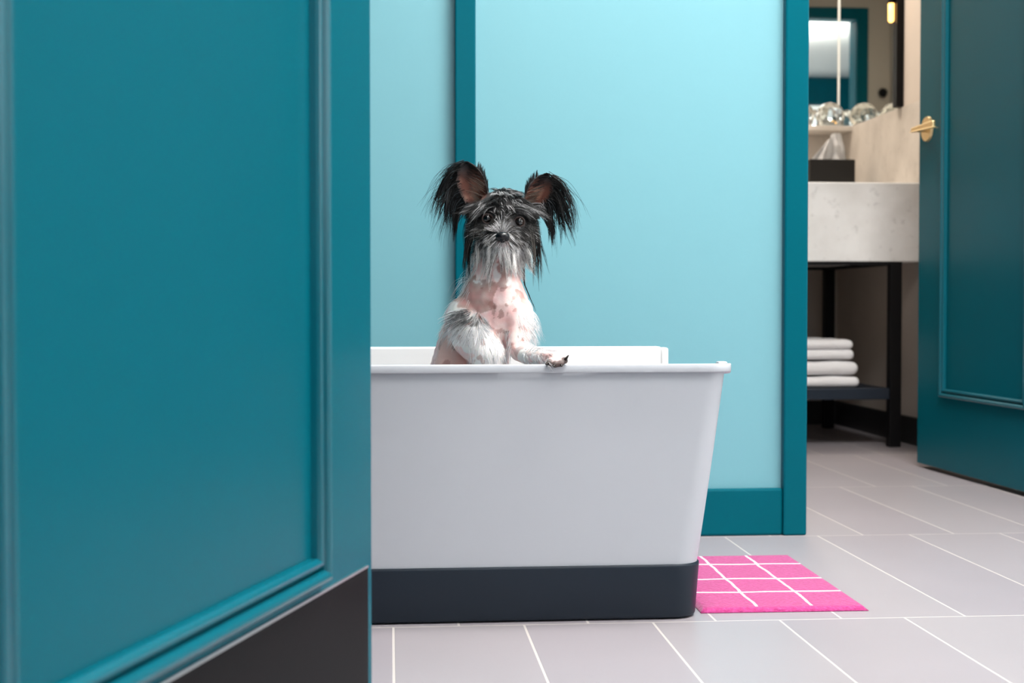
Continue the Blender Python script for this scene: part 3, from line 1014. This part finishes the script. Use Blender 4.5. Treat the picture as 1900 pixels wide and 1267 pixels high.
BLK = (0.002, 0.010); DGR = (0.012, 0.05); MGR = (0.16, 0.42); WHT = (0.55, 0.85)
ZH = D(930, 470, 2.24).z
EC = [(904.5, 405.5), (963.5, 411.5)]


def clear_eye(px, py, rad=9.5):
    return all(math.hypot(px - a, py - b_) > rad for a, b_ in EC)


def in_ear(p):
    for e in EARS:
        d = p - e.B; t = d.dot(e.up) / e.len
        if t > 0.12 and d.length < e.len * 1.3 and abs(d.dot(e.sd)) < 0.030 and abs(d.dot(e.fw)) < 0.030: return True
    return False


# crown: streaked hair combed forward from the middle of the skull and off to the sides
H = Hair()
for p, n_ in roots(lambda x, y, p, n2: y < 402 and p.z > ZH and not in_ear(p) and clear_eye(x, y, 13), 900):
    x, y = PJ(p)
    side = (x - 930) / 55
    d = n_ * 0.45 + Vector((1.0 * side, -0.75, -0.20))
    ln = random.uniform(0.018, 0.034)
    if y > 386: ln *= 0.6
    light = noise.noise(p * 75) + 0.12 - 0.75 * abs(side) + random.uniform(-.3, .3) > 0
    colf = (lambda: grey(0.2, 0.55)) if light else (lambda: grey(0.008, 0.05))
    g = grow(p, d, ln, 5, 0.16, 0.5, 0.0012, 1.0, 0.0007)
    if any(not clear_eye(*PJ(q), 15) for q in g[2:]): continue
    if y < 385: d = n_ * 0.25 + Vector((1.0 * side, -0.55, 0.05)); ln = random.uniform(0.014, 0.026)
    lock(H, p, d, ln, 5, 0.16, 6, 0.0013, 0.00032, colf, 0.6, 0.4, 0.0010, 1.0, 0.0003)
# brows sweeping sideways over the eyes
for p, n_ in roots(lambda x, y, p, n2: 380 < y < 396 and 885 < x < 985 and n2.y < 0 and not in_ear(p), 130):
    x, y = PJ(p)
    sg = -1 if x < 932 else 1
    d = n_ * 0.5 + Vector((1.2 * sg, -0.25, 0.10))
    g = grow(p, d, 0.04, 7, 0.14, 0.5, 0.003, 1.5, 0.0009)
    if abs(x - 932) > 12 and all(clear_eye(*PJ(q), 14) for q in g):
        lock(H, p, d, random.uniform(0.025, 0.045), 7, 0.14, 6, 0.0013, 0.00032, (lambda: grey(0.008, 0.05)) if random.random() < .68 else (lambda: grey(0.15, 0.42)), 0.6, 0.5, 0.003, 1.5, 0.0009)
H.build('crown_hair')

# face: short hair, pale along the bridge of the nose and dark round the eyes
H = Hair()
FACE = D(932, 425, 2.19)
for p, n_ in roots(lambda x, y, p, n2: 392 < y < 472 and p.z > ZH - 0.004 and 862 < x < 1002 and n2.y < 0.25 and clear_eye(x, y, 11.5) and math.hypot(x - 933, (y - 440)) > 10.5, 5200):
    x, y = PJ(p)
    dx, dy = (x - 932) / 40, (y - 432) / 40
    d = n_ * 0.35 + RGT * dx * 1.1 + Vector((0, 0, -0.35 - 0.3 * dy))
    if y < 432 and abs(x - 930) < 22: d = n_ * 0.45 + RGT * dx * 1.6 + Vector((0, 0, 0.35))
    bridge = math.exp(-((x - 930) / 15) ** 2 - ((y - 424) / 15) ** 2)
    lip = math.exp(-((x - 934) / 22) ** 2 - ((y - 455) / 8) ** 2)
    eye = max(math.exp(-((x - a) / 19) ** 2 - ((y - b_) / 16) ** 2) for a, b_ in EC)
    chin = smooth01((y - 453) / 6) * smooth01((46 - abs(x - 931)) / 14)
    pr = 0.22 + 0.95 * chin + 1.15 * bridge + 0.45 * lip - 1.1 * eye
    u = random.random() + 0.35 * noise.noise(p * 120)
    c = grey(0.6, 0.95) if u < pr * 0.75 else (grey(0.05, 0.19, (1.06, 1, .95)) if u < pr + 0.34 else grey(0.006, 0.03))
    ln = random.uniform(0.008, 0.017) * (0.75 if bridge > 0.4 else 1)
    pts = grow(p, d, ln, 4, 0.08, 0.5, 0.001, 2.0, 0.0008)
    if not clear_eye(*PJ(pts[-1]), 11.5): continue
    if math.hypot(PJ(pts[-1])[0] - 932.5, PJ(pts[-1])[1] - 439) < 9.5: continue
    H.strand(pts, 0.00033, c)
H.build('face_hair')

# beard: long pale whiskers from chin and cheeks over the throat
H = Hair()
pale = lambda: grey(0.78, 1.0, (1, .975, .95)) if random.random() < 0.84 else grey(0.06, 0.25, (1.08, .98, .92))
for p, n_ in roots(lambda x, y, p, n2: 448 < y < 474 and 880 < x < 984 and n2.y < 0.2 and (y > 457 or abs(x - 932) > 20), 95):
    x, y = PJ(p)
    d = n_ * 0.55 + Vector((0.25 * (x - 928) / 50, -0.1, -1.0))
    lock(H, p, d, random.uniform(0.022, 0.050), 7, 0.18, 11, 0.0022, 0.00030, pale, 0.7, 0.5, 0.002, 3.0, 0.0006)
for p, n_ in roots(lambda x, y, p, n2: 474 < y < 512 and 868 < x < 978 and n2.y < 0.3, 42):
    x, y = PJ(p)
    d = n_ * 0.5 + Vector((0.40 * (x - 922) / 50, 0, -1.0))
    lock(H, p, d, random.uniform(0.014, 0.034), 6, 0.2, 7, 0.0020, 0.00027, pale, 0.7, 0.5, 0.0015, 4.0, 0.0006)
H.build('beard', 'long pale beard hair')

# long dark curtains hanging at both sides of the face
for sgn in (-1, 1):
    H = Hair()
    cc = lambda: grey(*BLK) if random.random() < 0.70 else grey(0.03, 0.14, (1.12, 1, .88))
    for i in range(26):
        f = random.random()
        if sgn < 0:
            r0 = D(872 + random.uniform(-2, 10), 386 + 44 * f, 2.235 + random.uniform(-.03, .02))
            out = Vector((-0.28 - 0.3 * random.random(), random.uniform(-.25, .1), -0.9))
            ln = random.uniform(0.05, 0.105)
        else:
            r0 = D(992 + random.uniform(-10, 2), 388 + 44 * f, 2.235 + random.uniform(-.03, .02))
            out = Vector((0.25 + 0.50 * random.random(), random.uniform(-.25, .1), -0.80))
            ln = random.uniform(0.05, 0.115)
        p = BVH.find_nearest(r0)[0]
        lock(H, p, out, ln, 10, 0.30, 8, 0.0022, 0.00045, cc, 0.7, 0.5, 0.0025, 5.0 + sgn, 0.0003)
    H.build('cheek_hair', 'long black hair hanging beside the face')

# thin black lock down the right side of the neck
H = Hair()
for i in range(90):
    p0 = BVH.find_nearest(D(966 + random.uniform(-4, 8), 462 + random.uniform(-12, 14), 2.24))[0]
    H.strand(grow(p0, Vector((0.22, -0.1, -1)), random.uniform(0.05, 0.095), 8, 0.25, 0.25, 0.001, 6.0, 0.0004), 0.0005, grey(*BLK))
H.build('neck_lock', 'thin black lock down the neck')

# ear fringes: long black locks off the rim of each ear, outwards then drooping
for ei, e in enumerate(EARS):
    H = Hair()
    sg = -1 if ei == 0 else 1
    blk = lambda: grey(*BLK) if random.random() < 0.88 else grey(0.02, 0.09, (.85, 1, 1.15))
    for i in range(46):
        t = 0.12 + 0.87 * (i / 45)
        u = sg * random.uniform(0.82, 1.0) if t < 0.9 else sg * random.uniform(-0.2, 1.0)
        p = e.pt(min(t, .995), u, random.uniform(-.003, .002))
        d = e.sd * sg * random.uniform(0.40, 0.85) + e.up * (0.42 * t - 0.18 + random.uniform(-.12, .1)) + e.fw * random.uniform(-.30, .30)
        ln = random.uniform(0.045, 0.075) + 0.034 * t * random.random()
        lock(H, p, d, ln, 10, random.uniform(0.28, 0.44), 9, 0.0024, 0.00048, blk, 0.8, 0.6, 0.0, 7.0 + ei)
    for i in range(200):                       # loose single hairs
        t = random.uniform(0.15, 1.0)
        p = e.pt(min(t, .995), sg * random.uniform(0.7, 1.0), 0)
        d = e.sd * sg * random.uniform(0.6, 1.0) + e.up * (0.6 * t + random.uniform(-.2, .2)) + e.fw * random.uniform(-.4, .3)
        H.strand(grow(p, d, random.uniform(0.03, 0.09), 9, 0.26, 0.5, 0.0, 7.5 + ei), 0.00036, blk())
    for i in range(900):                       # close-lying hair over the back and the rim
        t = random.uniform(0.05, 0.99); u = random.uniform(-1, 1)
        if random.random() < 0.5: u = math.copysign(random.uniform(0.86, 1.0), u)
        p = e.pt(t, u, random.uniform(-.0035, .001))
        dd = e.up * 0.9 + e.sd * u * 0.35 - e.fw * 0.25
        if t > 0.8: dd = e.sd * sg * 0.8 + e.up * 0.25 - e.fw * 0.2
        H.strand(grow(p, dd, random.uniform(0.007, 0.014), 4, 0.10, 0.3, 0.0, 8.0), 0.00048, blk())
    for i in range(170):                       # sparse hair inside the cup
        t = random.uniform(0.02, 0.80); u = random.uniform(-.9, .9)
        p = e.pt(t, u, .003)
        dark = t > 0.5 or u * sg > 0.3
        H.strand(grow(p, e.up * 0.8 + e.sd * sg * 0.6 + e.fw * 0.25, random.uniform(0.010, 0.026), 5, 0.08, 0.4, 0.0, 9.0), 0.00036,
                 blk() if dark else grey(0.08, 0.30, (1.3, 1, .8)))
    H.build('ear_fringe', 'long black hair fringing the ear')

# shoulder whorl: dark roots fanning into white
H = Hair()
WC = D(872, 600, 2.19)
for p, n_ in roots(lambda x, y, p, n2: p.y < 2.262 and n2.y < 0.15 and n2.x > -0.85 and ((x - 864) / 42) ** 2 + ((y - 603) / 28) ** 2 < 1 + 0.5 * noise.noise(p * 60), 640):
    x, y = PJ(p)
    dx, dy = (x - 886) / 40, (y - 574) / 40
    d = n_ * 0.20 + RGT * (1.25 * dx) + Vector((0, 0, -0.85 * dy - 0.05))
    dk = math.exp(-((x - 864) / 24) ** 2 - ((y - 589) / 13) ** 2)
    ln = random.uniform(0.010, 0.024)
    c0 = grey(0.010, 0.06) if random.random() < dk * 1.3 + 0.06 else grey(0.6, 0.94)
    tip = grey(0.05, 0.4) if c0[0] < 0.2 else grey(0.6, 0.92)
    H.strand(grow(p, d, ln, 5, 0.08, 0.3, 0.0006, 10.0, 0.0002), 0.00032, c0, tip)

# white feathering on the forelegs and along the back
for p, n_ in roots(lambda x, y, p, n2: (865 < x < 950 and 612 < y < 720 and n2.y < 0.4 and p.y < 2.24), 330):
    H.strand(grow(p, n_ * 0.35 + Vector((0.10, 0, -1)), random.uniform(0.010, 0.024), 5, 0.12, 0.35, 0.0006, 11.0, 0.0003), 0.00034, grey(0.6, 0.9) if random.random() < .9 else grey(.15, .4))
for p, n_ in roots(lambda x, y, p, n2: (958 < x < 1000 and 575 < y < 668 and n2.x > -0.2 and n2.y < 0.7), 420):
    H.strand(grow(p, n_ * 0.6 + Vector((0.45, 0, -1)), random.uniform(0.014, 0.034), 6, 0.12, 0.4, 0.001, 12.0, 0.001), 0.00036, grey(0.65, 0.92))
for p, n_ in roots(lambda x, y, p, n2: (970 < x < 1022 and 645 < y < 680 and p.y < 2.18), 380):
    H.strand(grow(p, n_ * 0.35 + Vector((0.8, -0.5, -0.4)), random.uniform(0.008, 0.016), 4, 0.08, 0.4, 0.0008, 13.0, 0.0006), 0.0004, grey(0.6, 0.9))
for p, n_ in roots(lambda x, y, p, n2: (815 < x < 872 and 500 < y < 630 and n2.x < -0.35), 260):
    H.strand(grow(p, n_ * 0.55 + Vector((-0.15, -0.1, -1)), random.uniform(0.008, 0.020), 6, 0.12, 0.35, 0.0006, 14.0, 0.0002), 0.00028, grey(0.65, 0.92))
for i in range(34):                            # loose white wisps over the withers
    p = BVH.find_nearest(D(random.uniform(850, 882), random.uniform(488, 535), 2.24))[0]
    H.strand(grow(p, Vector((random.uniform(-1.0, -0.25), random.uniform(-.3, .1), random.uniform(-.6, .2))), random.uniform(0.02, 0.05), 8, 0.22, 0.6, 0.001, 15.0, 0.0005), 0.00028, grey(0.65, 0.92))
H.build('body_hair', 'white and black feathery hair on shoulder and legs')
